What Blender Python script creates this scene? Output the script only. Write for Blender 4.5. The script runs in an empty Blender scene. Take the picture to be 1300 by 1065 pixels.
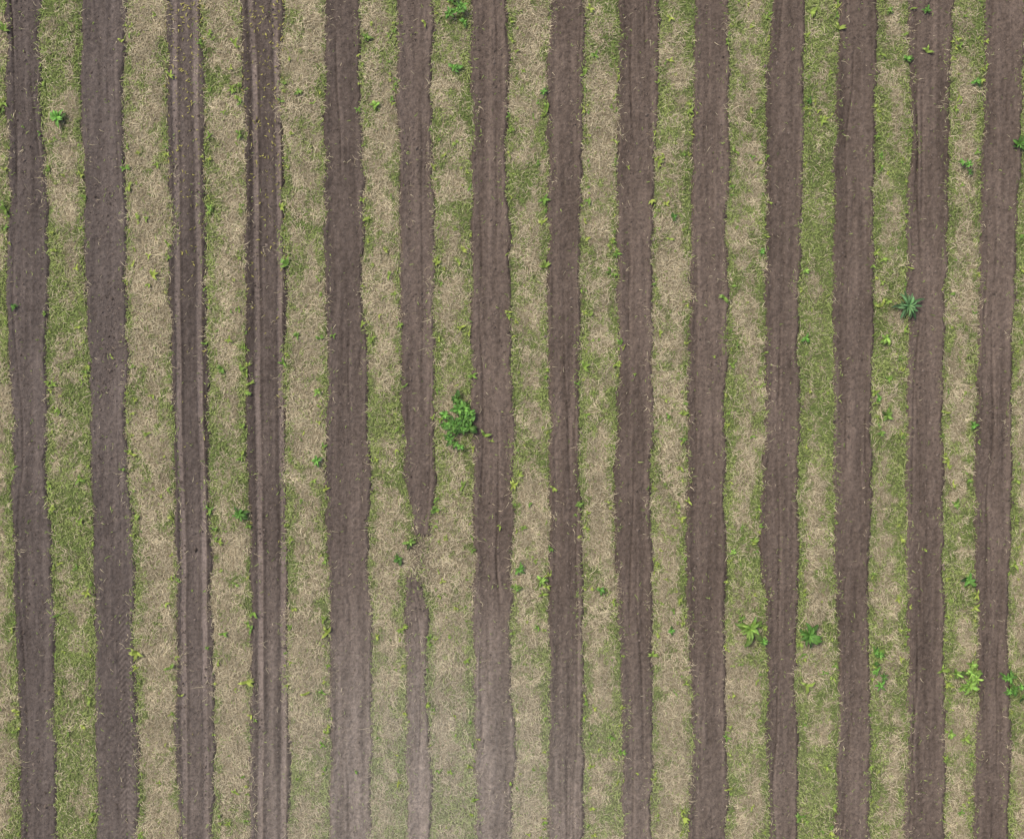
import bpy, math, numpy as np
rng=np.random.default_rng(7)
S=0.03
def wx(px): return (np.asarray(px,float)-650)*S
def wy(py): return (532.5-np.asarray(py,float))*S
# ---------- noise -------------
def vnoise(x,y,seed):
    t=np.random.default_rng(seed).random((256,256))
    xi=np.floor(x).astype(int); yi=np.floor(y).astype(int)
    fx=x-xi; fy=y-yi
    fx=fx*fx*(3-2*fx); fy=fy*fy*(3-2*fy)
    a=t[xi%256,yi%256]; b=t[(xi+1)%256,yi%256]; c=t[xi%256,(yi+1)%256]; d=t[(xi+1)%256,(yi+1)%256]
    return (a*(1-fx)+b*fx)*(1-fy)+(c*(1-fx)+d*fx)*fy
def fbm(x,y,sx,sy,seed,o=3):
    v=0;w=0;a=1.
    for i in range(o):
        v=v+a*vnoise(x*sx*2**i+17.3*i,y*sy*2**i+5.1*i,seed+i); w+=a; a*=.55
    return v/w-0.5
def sstep(a,b,x):
    t=np.clip((x-a)/(b-a),0,1); return t*t*(3-2*t)
# ---------- strip outlines (surveyed) -------------
ST=[
 dict(k=[(0,5,50),(100,8,52),(250,10,60),(400,10,60),(500,12,62),(600,20,60),(700,17,65),(800,20,68),(975,25,75)]),
 dict(k=[(0,105,158),(100,102,157),(250,108,160),(400,110,163),(500,115,160),(600,115,165),(750,118,170),(850,120,173),(975,122,175)]),
 dict(k=[(0,212,257),(100,212,258),(250,215,262),(400,217,262),(500,218,265),(650,222,267),(800,224,270),(975,225,272)],rut=(9,36)),
 dict(k=[(0,305,357),(100,310,358),(250,312,362),(500,314,362),(700,318,365),(975,318,368)],rut=(13,42)),
 dict(k=[(0,412,455),(100,412,456),(250,410,462),(350,412,462),(500,415,467),(650,412,470),(800,418,470),(975,418,470)]),
 dict(k=[(0,502,550),(100,503,547),(200,508,550),(350,507,553),(500,508,552),(600,513,552),(640,519,550),(675,526,546)],end=(None,680)),
 dict(k=[(730,514,530),(775,511,543),(850,516,545),(975,517,547)],end=(732,None)),
 dict(k=[(0,596,640),(100,598,645),(200,600,643),(350,598,648),(500,600,652),(650,602,652),(800,601,650),(975,602,652)]),
 dict(k=[(0,698,742),(150,695,740),(350,697,738),(500,697,736),(650,697,738),(800,697,740),(975,695,740)]),
 dict(k=[(0,787,835),(100,785,835),(250,783,830),(400,783,828),(600,781,829),(750,783,826),(900,788,830),(975,789,830)]),
 dict(k=[(0,880,925),(100,880,928),(200,877,925),(350,874,923),(500,873,922),(600,874,922),(750,873,922),(850,878,922),(975,877,925)]),
 dict(k=[(0,980,1022),(100,973,1022),(200,975,1020),(350,970,1015),(500,972,1015),(600,968,1013),(700,967,1013),(850,975,1012),(975,975,1012)]),
 dict(k=[(0,1065,1113),(100,1062,1112),(300,1058,1110),(500,1058,1106),(600,1058,1106),(750,1060,1102),(850,1065,1105),(975,1062,1105)]),
 dict(k=[(0,1157,1210),(150,1155,1205),(300,1152,1203),(450,1150,1200),(600,1150,1197),(750,1150,1198),(900,1153,1198),(975,1150,1198)]),
 dict(k=[(0,1248,1298),(150,1247,1295),(300,1243,1290),(450,1240,1285),(600,1235,1283),(750,1240,1283),(975,1238,1280)]),
]
for j in range(1,9):
    ST.append(dict(k=[(0,1268+92*j-22,1268+92*j+24),(975,1258+92*j-22,1258+92*j+24)],far=j>1))
    ST.append(dict(k=[(0,28-95*j-22,28-95*j+24),(975,48-95*j-22,48-95*j+24)],far=j>1))
for i,s in enumerate(ST):
    k=np.array(s['k'],float); o=np.argsort(-k[:,0]); k=k[o]
    s['y']=wy(k[:,0]); s['l']=wx(k[:,1]); s['r']=wx(k[:,2]); s['i']=i
    e=s.get('end',(None,None))
    s['ymax']=float(wy(e[0])) if e[0] else 120.
    s['ymin']=float(wy(e[1])) if e[1] else -120.
    s['tone']=float(np.random.default_rng(50+i).uniform(-.08,.08))
def LR(s,y):
    n=s['i']*13.7
    L=np.interp(y,s['y'],s['l']); R=np.interp(y,s['y'],s['r'])
    def wb(o,k): return .28*fbm(y,y*0+n+o,.4,1,300+k,3)+.17*fbm(y,y*0+n+o,1.3,1,330+k,2)+.10*fbm(y,y*0+n+o,4,1,360+k,3)
    return L+wb(0,0),R+wb(50,10)
def sdist(x,y):
    best=np.full(x.shape,-9.)
    for s in ST:
        xm=(s['l'].mean()+s['r'].mean())/2
        m=(np.abs(x-xm)<2.2)&(y<s['ymax']+1)&(y>s['ymin']-1)
        if not m.any(): continue
        L,R=LR(s,y[m]); d=np.minimum(x[m]-L,R-x[m])
        d=np.minimum(d,np.minimum(s['ymax']-y[m],y[m]-s['ymin']))
        best[m]=np.maximum(best[m],d)
    return best
# grass gap character: (centre px, greenness)
GC=np.array([-70,2,82,187,287,387,482,575,673,762,855,948,1038,1132,1224,1305,1400],float)
GG=np.array([.5,.5,.70,.36,.45,.42,.54,.50,.54,.50,.56,.50,.66,.61,.58,.6,.5])
def green(x,y,sd):
    px=x/S+650
    px0=px-(532.5-y/S-500)*0.010*np.clip((700-px)/700,-1,1)
    g=np.interp(px0,GC,GG)
    edge=sstep(-.45,-.08,sd)
    g=g+.26*edge-.10
    g=g+.6*fbm(x,y,.5,.2,400,2)+.9*fbm(x,y,1.5,1.0,410,3)+.8*fbm(x,y,5,4,420,3)
    return g
def haze_tint(x,y):  # pale haze at bottom centre, painted into soil and grass colours
    px=x/S+650; py=532.5-y/S
    return np.clip(.8*sstep(640,1000,py)*np.exp(-((px-540)/190)**2)+.35*sstep(740,1020,py)*np.exp(-((px-620)/420)**2),0,1)
def notill(x,y):   # skipped patch between the two halves of the broken strip
    px=x/S+650; py=532.5-y/S
    return np.exp(-((px-532+(py-700)*.12)/15)**2)*sstep(650,675,py)*sstep(765,735,py)
# ---------- mesh helpers -------------
def mk(name,V,F,cols=None,mat=None,smooth=False,attrs=None):
    me=bpy.data.meshes.new(name)
    V=np.ascontiguousarray(V,dtype=np.float32)
    me.vertices.add(len(V)); me.vertices.foreach_set('co',V.ravel())
    if isinstance(F,np.ndarray): F=[F]
    li=np.concatenate([f.ravel() for f in F]).astype(np.int32)
    tot=np.concatenate([np.full(len(f),f.shape[1]) for f in F]).astype(np.int32)
    st=np.concatenate([[0],np.cumsum(tot)[:-1]]).astype(np.int32)
    me.loops.add(len(li)); me.loops.foreach_set('vertex_index',li)
    me.polygons.add(len(tot)); me.polygons.foreach_set('loop_start',st)
    try: me.polygons.foreach_set('loop_total',tot)
    except Exception: pass
    me.polygons.foreach_set('use_smooth',np.full(len(tot),smooth))
    if cols is not None:
        a=me.attributes.new('col','FLOAT_COLOR','POINT')
        c=np.ones((len(V),4),np.float32); c[:,:3]=np.clip(cols,0.005,.9); a.data.foreach_set('color',c.ravel())
    me.update(calc_edges=True)
    ob=bpy.data.objects.new(name,me); bpy.context.scene.collection.objects.link(ob)
    if mat: me.materials.append(mat)
    return ob
def gridfaces(nx,ny):
    i=np.arange(ny-1)[:,None]*nx+np.arange(nx-1)[None,:]
    i=i.ravel(); return np.stack([i,i+1,i+nx+1,i+nx],1)
# ---------- materials -------------
def mat(name,kind):
    m=bpy.data.materials.new(name); m.use_nodes=True; nt=m.node_tree; N=nt.nodes; Lk=nt.links
    b=N['Principled BSDF']; b.inputs['Roughness'].default_value=.65
    b.inputs['Specular IOR Level'].default_value=.25
    at=N.new('ShaderNodeAttribute'); at.attribute_name='col'
    if kind=='leaf':
        Lk.new(at.outputs['Color'],b.inputs['Base Color']); return m
    N.remove(b); d=N.new('ShaderNodeBsdfDiffuse'); Lk.new(d.outputs[0],N['Material Output'].inputs[0])
    if kind=='blade':
        Lk.new(at.outputs['Color'],d.inputs['Color']); return m
    tc=N.new('ShaderNodeNewGeometry')
    def noise(scale,detail,sc=(1,1,1),rough=.6):
        mp=N.new('ShaderNodeMapping'); mp.inputs['Scale'].default_value=sc
        Lk.new(tc.outputs['Position'],mp.inputs['Vector'])
        n=N.new('ShaderNodeTexNoise'); n.inputs['Scale'].default_value=scale; n.inputs['Detail'].default_value=detail
        n.inputs['Roughness'].default_value=rough; Lk.new(mp.outputs[0],n.inputs['Vector']); return n.outputs['Fac']
    def math_(op,a,b_=None,c=None):
        n=N.new('ShaderNodeMath'); n.operation=op
        for i,v in enumerate((a,b_,c)):
            if v is None: continue
            if isinstance(v,(int,float)): n.inputs[i].default_value=v
            else: Lk.new(v,n.inputs[i])
        return n.outputs[0]
    if kind=='soil':
        f=noise(8,4,rough=.78); g=noise(5,3,(1,.06,1))
        v=math_('ADD',math_('MULTIPLY',f,1.7),math_('MULTIPLY',g,.8))
        v=math_('ADD',v,-.25)
        hh=math_('ADD',math_('MULTIPLY',f,1.0),math_('MULTIPLY',g,.3))
        bd=.10
    else:
        f=noise(14,4,rough=.75)
        v=math_('ADD',math_('MULTIPLY',f,2.0),-.1)
        hh=f; bd=.06
    mx=N.new('ShaderNodeVectorMath'); mx.operation='SCALE'
    Lk.new(at.outputs['Color'],mx.inputs[0]); Lk.new(v,mx.inputs['Scale'])
    Lk.new(mx.outputs[0],d.inputs['Color'])
    bp=N.new('ShaderNodeBump'); bp.inputs['Strength'].default_value=1; bp.inputs['Distance'].default_value=bd
    Lk.new(hh,bp.inputs['Height']); Lk.new(bp.outputs[0],d.inputs['Normal'])
    return m
M_soil=mat('tilled_soil','soil'); M_turf=mat('turf','turf'); M_blade=mat('grass_blades','blade'); M_leaf=mat('weed_leaf','leaf')
# ---------- ground -------------
def axis(core,step,mid,mstep,far):
    a=np.arange(-core,core+1e-6,step); b=np.arange(core+mstep,mid,mstep)
    c=[mid]; 
    while c[-1]<far: c.append(c[-1]*1.3)
    p=np.concatenate([b,c]); return np.concatenate([-p[::-1],a,p])
X=axis(23,.07,62,.3,1500); Y=axis(20,.07,62,.5,1500)
gx,gy=np.meshgrid(X,Y); gx=gx.ravel(); gy=gy.ravel()
sd=sdist(gx,gy); 
gz=-.012+.05*fbm(gx,gy,2.2,2.2,500,3)-.10*sstep(.0,.2,sd)
G=green(gx,gy,sd); t=sstep(.28,.8,G)[:,None]
HZ=haze_tint(gx,gy)[:,None]
c_straw=np.array([.25,.21,.135]); c_green=np.array([.125,.148,.058]); c_haze=np.array([.36,.32,.26])
col=c_straw*(1-t)+c_green*t
col=col*(1+.6*fbm(gx,gy,1.1,.9,520,2))[:,None]
nt_=notill(gx,gy)[:,None]*.8; col=col*(1-nt_)+np.array([.12,.095,.075])*nt_
col=col*(1-.35*HZ)+c_haze*.35*HZ  # haze painted over the turf colour
mk('ground',np.stack([gx,gy,gz],1),gridfaces(len(X),len(Y)),col,M_turf,True)
# ---------- soil strips -------------
for s in ST:
    far=s.get('far',False)
    if far: ys=np.linspace(-120,120,500); nc=12
    else:
        ys=np.arange(-20,20,.04); o=np.arange(20.5,120,.5); ys=np.concatenate([-o[::-1],ys,o]); nc=48
        ys=ys[(ys>=s['ymin']-.1)&(ys<=s['ymax']+.1)]
    L,R=LR(s,ys); u=np.linspace(0,1,nc)
    m=.07
    x=(L-m)[:,None]+(R-L+2*m)[:,None]*u[None,:]; y=np.repeat(ys[:,None],nc,1)
    dE=np.minimum(x-L[:,None],R[:,None]-x)
    dE=np.minimum(dE,np.minimum(s['ymax']-y,y-s['ymin']))
    x=x.ravel();y=y.ravel();dE=dE.ravel()
    z=-.05+.075*sstep(-.07,.06,dE)+.03*sstep(.02,.1,dE)*sstep(.28,.1,dE)
    z+=.065*fbm(x,y,6,4.5,600,3)*sstep(-.03,.1,dE)+.05*fbm(x,y,4,.15,610,2)*sstep(0,.15,dE)
    lt=1+s['tone']+.45*fbm(x,y,.5,.25,620,3)+.50*fbm(x,y,3.5,.10,630,3)+.4*fbm(x,y,6,4,640,3)
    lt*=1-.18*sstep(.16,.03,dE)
    px=(x/S+650)
    warm=np.clip((px-150)/500,0,1)
    Ls=np.interp(y,s['y'],s['l']); Ws=np.interp(y,s['y'],s['r'])-Ls
    if 'rut' in s:
        Lr=Ls
        for r in s['rut']:
            wob=.07*fbm(y,y*0+r,.5,1,650,2)
            dd=x-(Lr+r*S)-wob; d=np.abs(dd)
            rr=sstep(.13,.06,d)
            z=z*(1-rr*.8)-.005*rr
            tread=.5+.5*np.sin(y*2*math.pi/.17+ (x*14))
            lt=lt*(1-rr*.5)+rr*.5*1.1
            lt+=rr*(.62+.22*tread)*(.85+1.2*fbm(y,y*0,.6,1,655,2)); lt-=.22*sstep(.08,.02,np.abs(dd-.17))+.16*sstep(.08,.02,np.abs(dd+.17))
    elif not far:
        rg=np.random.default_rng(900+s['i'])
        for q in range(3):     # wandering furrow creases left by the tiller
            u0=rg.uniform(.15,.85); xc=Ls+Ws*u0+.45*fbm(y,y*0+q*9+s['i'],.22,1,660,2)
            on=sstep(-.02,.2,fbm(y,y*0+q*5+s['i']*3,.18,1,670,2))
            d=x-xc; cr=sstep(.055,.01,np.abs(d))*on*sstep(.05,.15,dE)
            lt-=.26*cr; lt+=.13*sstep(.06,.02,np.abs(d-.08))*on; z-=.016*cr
    if s['i']==1:   # tyre tread prints by the right edge
        Rr=np.interp(y,s['y'],s['r']); d=np.abs(x-(Rr-.38)); mk_=sstep(.36,.2,d)*sstep(-6.5,-7.5,y)
        lt+=mk_*.22*np.sin((y*1.0+np.abs(x-(Rr-.38))*1.2)*2*math.pi/.22)
    base=np.array([.106,.086,.076])*(1-warm)[:,None]+np.array([.127,.097,.079])*warm[:,None]
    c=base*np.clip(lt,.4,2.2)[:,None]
    D=haze_tint(x,y)[:,None]*.72; c=c*(1-D)+np.array([.255,.218,.187])*D*np.clip(lt,.8,1.2)[:,None]  # same haze painted into the soil colour
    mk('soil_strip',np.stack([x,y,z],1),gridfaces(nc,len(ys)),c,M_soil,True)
# ---------- clods -------------
n=85000
x=rng.uniform(-22,22,n*2); y=rng.uniform(-19,19,n*2); sd=sdist(x,y)
cln=fbm(x,y,1.2,.5,690,3)
keep=(sd>-.06)&(rng.random(n*2)<np.where(sd<.14,.9,.25+cln*1.5)); x=x[keep];y=y[keep];sd=sd[keep]; n=len(x)
r=rng.gamma(2.0,.0088,n)+.006
oc=np.array([[1,0,0],[0,1,0],[-1,0,0],[0,-1,0],[0,0,1],[0,0,-1]],float)
V=oc[None]*(rng.uniform(.6,1.3,(n,6,1)))*r[:,None,None]
a=rng.uniform(0,6.28,n); ca,sa=np.cos(a)[:,None],np.sin(a)[:,None]
V=np.stack([V[...,0]*ca-V[...,1]*sa,V[...,0]*sa+V[...,1]*ca,V[...,2]*.8],-1)
V[...,0]+=x[:,None];V[...,1]+=y[:,None];V[...,2]+=.03+0*r[:,None]
f=np.array([[0,1,4],[1,2,4],[2,3,4],[3,0,4],[1,0,5],[2,1,5],[3,2,5],[0,3,5]])
F=(f[None]+np.arange(n)[:,None,None]*6).reshape(-1,3)
D=haze_tint(x,y)[:,None]*.7
c=np.array([.124,.098,.082])*rng.uniform(.55,1.6,(n,1)); c=c*(1-D)+np.array([.245,.21,.178])*D
mk('soil_clods',V.reshape(-1,3),F,np.repeat(c,6,0),M_blade)
# ---------- blades -------------
def blades(name,x,y,z0,ln,wd,h,ang,curve,cols,mat_=M_blade):
    n=len(x); dx,dy=np.cos(ang),np.sin(ang); a2=ang+curve; ex,ey=np.cos(a2),np.sin(a2)
    V=np.empty((n,5,3))
    px_,py_=-dy*wd/2,dx*wd/2
    mxx=x+dx*ln*.5; myy=y+dy*ln*.5
    V[:,0]=np.stack([x-px_,y-py_,z0],1);V[:,1]=np.stack([x+px_,y+py_,z0],1)
    V[:,2]=np.stack([mxx+px_,myy+py_,z0+h],1);V[:,3]=np.stack([mxx-px_,myy-py_,z0+h],1)
    V[:,4]=np.stack([mxx+ex*ln*.5,myy+ey*ln*.5,z0+h*.7],1)
    i=np.arange(n)[:,None]*5
    return mk(name,V.reshape(-1,3),[i+np.array([[0,1,2,3]]).reshape(1,4),i+np.array([[3,2,4]])],np.repeat(cols,5,0),mat_)
def scatter(n,edgeprob,soilprob):
    x=rng.uniform(-21.5,21.5,n); y=rng.uniform(-18,18,n); sd=sdist(x,y)
    rag=.30*fbm(x,y,1.6,1.0,700,3)
    p=np.where(sd<-.0+rag,1,np.where(sd<.16+rag*1.8,edgeprob,soilprob))
    p=p*(1-.55*notill(x,y))
    k=rng.random(n)<p; return x[k],y[k],sd[k]
# straw
x,y,sd=scatter(650000,.28,.012)
G=green(x,y,sd); cl=fbm(x,y,3.5,3.5,710,2)
k=rng.random(len(x))<np.clip(1.15-1.2*sstep(.28,.85,G)+cl*1.5,.12,1); x,y,sd=x[k],y[k],sd[k]; n=len(x)
ang=rng.uniform(0,6.28,n)*.65+12*fbm(x,y,1.6,1.6,720,2)
b=rng.uniform(.65,1.3,(n,1))*(1+1.0*fbm(x,y,2.2,2.2,730,3))[:,None]
c=np.where(rng.random((n,1))<.78,np.array([.46,.395,.265]),np.array([.28,.225,.145]))*b
D=haze_tint(x,y)[:,None]*.4; c=c*(1-D)+np.array([.43,.40,.33])*D
n1=n
blades('dry_grass',x,y,rng.uniform(0,.03,n),rng.gamma(4,.038,n)+.045,rng.uniform(.007,.016,n),rng.uniform(.01,.08,n),ang,rng.normal(0,.5,n),c)
# green
x,y,sd=scatter(530000,.25,.012)
G=green(x,y,sd); cl=fbm(x,y,5,5,740,2)
k=rng.random(len(x))<np.clip(.08+.93*sstep(.30,.82,G)+cl*1.0*sstep(.2,.5,G),.04,1); x,y,sd=x[k],y[k],sd[k]; n=len(x)
hue=np.clip(rng.random((n,1))*.6+.35+fbm(x,y,1.2,1.2,750,2)[:,None]*1.5,0,1)
c=(np.array([.125,.17,.052])*(1-hue)+np.array([.24,.285,.095])*hue)*rng.uniform(.65,1.35,(n,1))
D=haze_tint(x,y)[:,None]*.35; c=c*(1-D)+np.array([.38,.37,.28])*D
print('straw',n1,'green',n)
blades('green_grass',x,y,rng.uniform(0,.03,n),rng.gamma(4,.023,n)+.03,rng.uniform(.013,.032,n),rng.uniform(.01,.06,n),rng.uniform(0,6.28,n),rng.normal(0,.5,n),c)
# ---------- leafy rosettes -------------
def leaf_geo(cx,cy,cz,ang,ln,wd,up,col,V,F,C):
    ns=6; base=len(V)
    bend=rng.normal(0,.35)
    for i in range(ns+1):
        t=i/ns; a=ang+bend*t; px=cx+math.cos(a)*ln*t; py=cy+math.sin(a)*ln*t
        w=wd*(math.sin(math.pi*min(1,t*.92+.06))**.8)*.5*(1+rng.normal(0,.10)); 
        if i==ns: w=wd*.02
        z=cz+up*math.sin(t*2.2)*ln-.02*t
        nx,ny=-math.sin(a),math.cos(a)
        V.append((px-nx*w,py-ny*w,z+w*.35)); V.append((px,py,z)); V.append((px+nx*w,py+ny*w,z+w*.35))
        cc=[q*(1+rng.normal(0,.06)) for q in col]
        C.append(cc); C.append([q*1.35 for q in cc]); C.append(cc)
        if i:
            b=base+3*i
            F.append((b-3,b-2,b+1,b)); F.append((b-2,b-1,b+2,b+1))
def plant(name,px,py,rpx,n,tall=.35,col=(.075,.20,.03),wr=.32,sub=1,ell=1.):
    V=[];F=[];C=[]
    R=rpx*S
    for q in range(sub):
        if sub>1:
            ox=float(np.clip(rng.normal(0,R*.42),-R*.85,R*.85)); oy=float(np.clip(rng.normal(0,R*.5*ell),-R*ell,R*ell)); r=R*rng.uniform(.35,.7)
        else: ox=oy=0; r=R
        ph=rng.uniform(0,6.28); cz=.10+rng.uniform(0,.25)*(sub>1); kq=rng.uniform(.6,1.25)
        for i in range(n):
            lay=i/n; a=ph+i*2.4+rng.normal(0,.3); ln=r*(1-.5*lay)*rng.uniform(.6,1.2)
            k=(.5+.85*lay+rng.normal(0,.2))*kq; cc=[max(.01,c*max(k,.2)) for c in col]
            leaf_geo(ox,oy,cz+lay*tall*r*.8,a,ln,ln*wr*rng.uniform(.8,1.2),.25+.35*lay,cc,V,F,C)
    b=len(V); 
    for z,rr in((-.03,.02),(.1+tall*R*.7,.012)):
        for j in range(6): V.append((rr*math.cos(j*1.047),rr*math.sin(j*1.047),z)); C.append([.1,.16,.04])
    for j in range(6): F.append((b+j,b+(j+1)%6,b+6+(j+1)%6,b+6+j))
    ob=mk(name,np.array(V),np.array(F),np.array(C),M_leaf,True); ob.location=(float(wx(px)),float(wy(py)),0)
BG=(.09,.20,.035); YG=(.16,.26,.05)
plant('leafy_weed',582,528,20,12,col=BG,sub=17,ell=1.0,wr=.42)
plant('leafy_weed',578,553,14,11,col=BG,sub=7,wr=.42)
plant('leafy_weed',583,12,15,10,col=BG,sub=8,ell=1.0,wr=.4)
plant('leafy_weed',75,151,14,18,col=BG)
plant('leafy_weed',305,652,13,17,col=BG)
plant('thistle_plant',1151,389,20,36,col=(.065,.13,.05),wr=.2,tall=.5)
plant('leafy_weed',951,797,21,26,col=YG,wr=.28)
plant('leafy_weed',960,806,12,16,col=BG,wr=.26,sub=2)
plant('leafy_weed',1026,805,19,24,col=BG)
plant('leafy_weed',1222,851,22,12,col=YG,sub=8)
plant('leafy_weed',1291,865,19,15,col=BG,sub=7)
plant('leafy_weed',1113,845,14,12,col=BG,sub=5,ell=1.8)
plant('leafy_weed',1222,217,15,12,col=BG,sub=4)
plant('leafy_weed',1292,185,13,12,col=BG)
for a in [(577,88,9),(590,30,7),(1238,105,8),(1124,430,9),(1125,528,10),(1228,735,10),(1116,830,8),(660,722,9),(687,736,9),(655,745,7),(521,688,9),(506,708,8),
          (1022,430,7),(1150,76,7),(1022,345,6),(404,497,7),(402,585,8),(466,48,7),(478,135,8),(855,277,6),(966,320,6),(747,255,6),(1175,15,7),(690,118,6),
          (762,748,8),(852,800,6),(1115,505,6),(1118,550,6),(1205,930,7),(940,785,7),(20,390,6),(268,265,6),(305,172,7),(380,118,6),(1027,130,6),(1235,540,7),(1212,640,7),(1128,15,6),(930,700,6),(735,640,6)]:
    plant('small_weed',a[0],a[1],a[2]*1.1,int(rng.integers(8,13)),col=(YG if rng.random()<.5 else BG),wr=.4)
# ---------- seedlings mass -------------
n=60000
x=rng.uniform(-22,22,n); y=rng.uniform(-19,19,n); sd=sdist(x,y)
p=.08*np.exp(-((sd+.12)/.16)**2)+.02*(sd<0)+.0012
p*=np.clip(1+3.5*fbm(x,y,.8,.5,800,2),.1,3)
k=rng.random(n)<p; x=x[k];y=y[k]; n=len(x)
m=rng.integers(2,6,n); xi=np.repeat(x,m); yi=np.repeat(y,m); sz=np.repeat(rng.gamma(5,.021,n)+.03,m)
N_=len(xi); hue=np.repeat(rng.random(n),m)[:,None]
c=(np.array([.12,.22,.04])*(1-hue)+np.array([.29,.34,.07])*hue)*rng.uniform(.75,1.2,(N_,1))
blades('seedlings',xi,yi,np.full(N_,.06),sz,sz*.34,sz*.5,rng.uniform(0,6.28,N_),rng.normal(0,.4,N_),c,M_leaf)
# yellow leaf litter on the wheel-track strips
n=1800; x=wx(rng.uniform(205,365,n)); y=wy(rng.exponential(170,n)); sd=sdist(x,y); k=(sd>-.1)&(rng.random(n)<.45); x=x[k];y=y[k];n=len(x)
s_=rng.uniform(.05,.17,n); c=np.array([.29,.26,.07])*rng.uniform(.5,1.2,(n,1))
blades('yellow_leaf_litter',x,y,np.full(n,.045),s_,s_*.25,s_*.2,rng.uniform(0,6.28,n),rng.normal(0,.8,n),c,M_leaf)
# ---------- light, camera -------------
w=bpy.data.worlds.new('World'); bpy.context.scene.world=w; w.use_nodes=True
nt=w.node_tree; sk=nt.nodes.new('ShaderNodeTexSky'); sk.sky_type='NISHITA'; sk.sun_disc=False
EL,AZ=60,-50
sk.sun_elevation=math.radians(EL); sk.sun_rotation=math.radians(AZ); sk.dust_density=5; sk.air_density=1
bg=nt.nodes['Background']; bg.inputs['Strength'].default_value=.15; nt.links.new(sk.outputs[0],bg.inputs[0])
su=bpy.data.lights.new('sun','SUN'); su.energy=2.8; su.angle=math.radians(14); su.color=(1,.96,.88)
so=bpy.data.objects.new('sun',su); bpy.context.scene.collection.objects.link(so)
so.rotation_euler=(math.radians(90-EL),0,math.radians(180-AZ)); so.location=(0,0,30)
cam=bpy.data.cameras.new('camera'); co=bpy.data.objects.new('camera',cam); bpy.context.scene.collection.objects.link(co)
co.location=(0,0,45); cam.sensor_width=36; cam.lens=36*45/39; cam.clip_end=5000
bpy.context.scene.camera=co
bpy.context.scene.view_settings.view_transform='Standard'
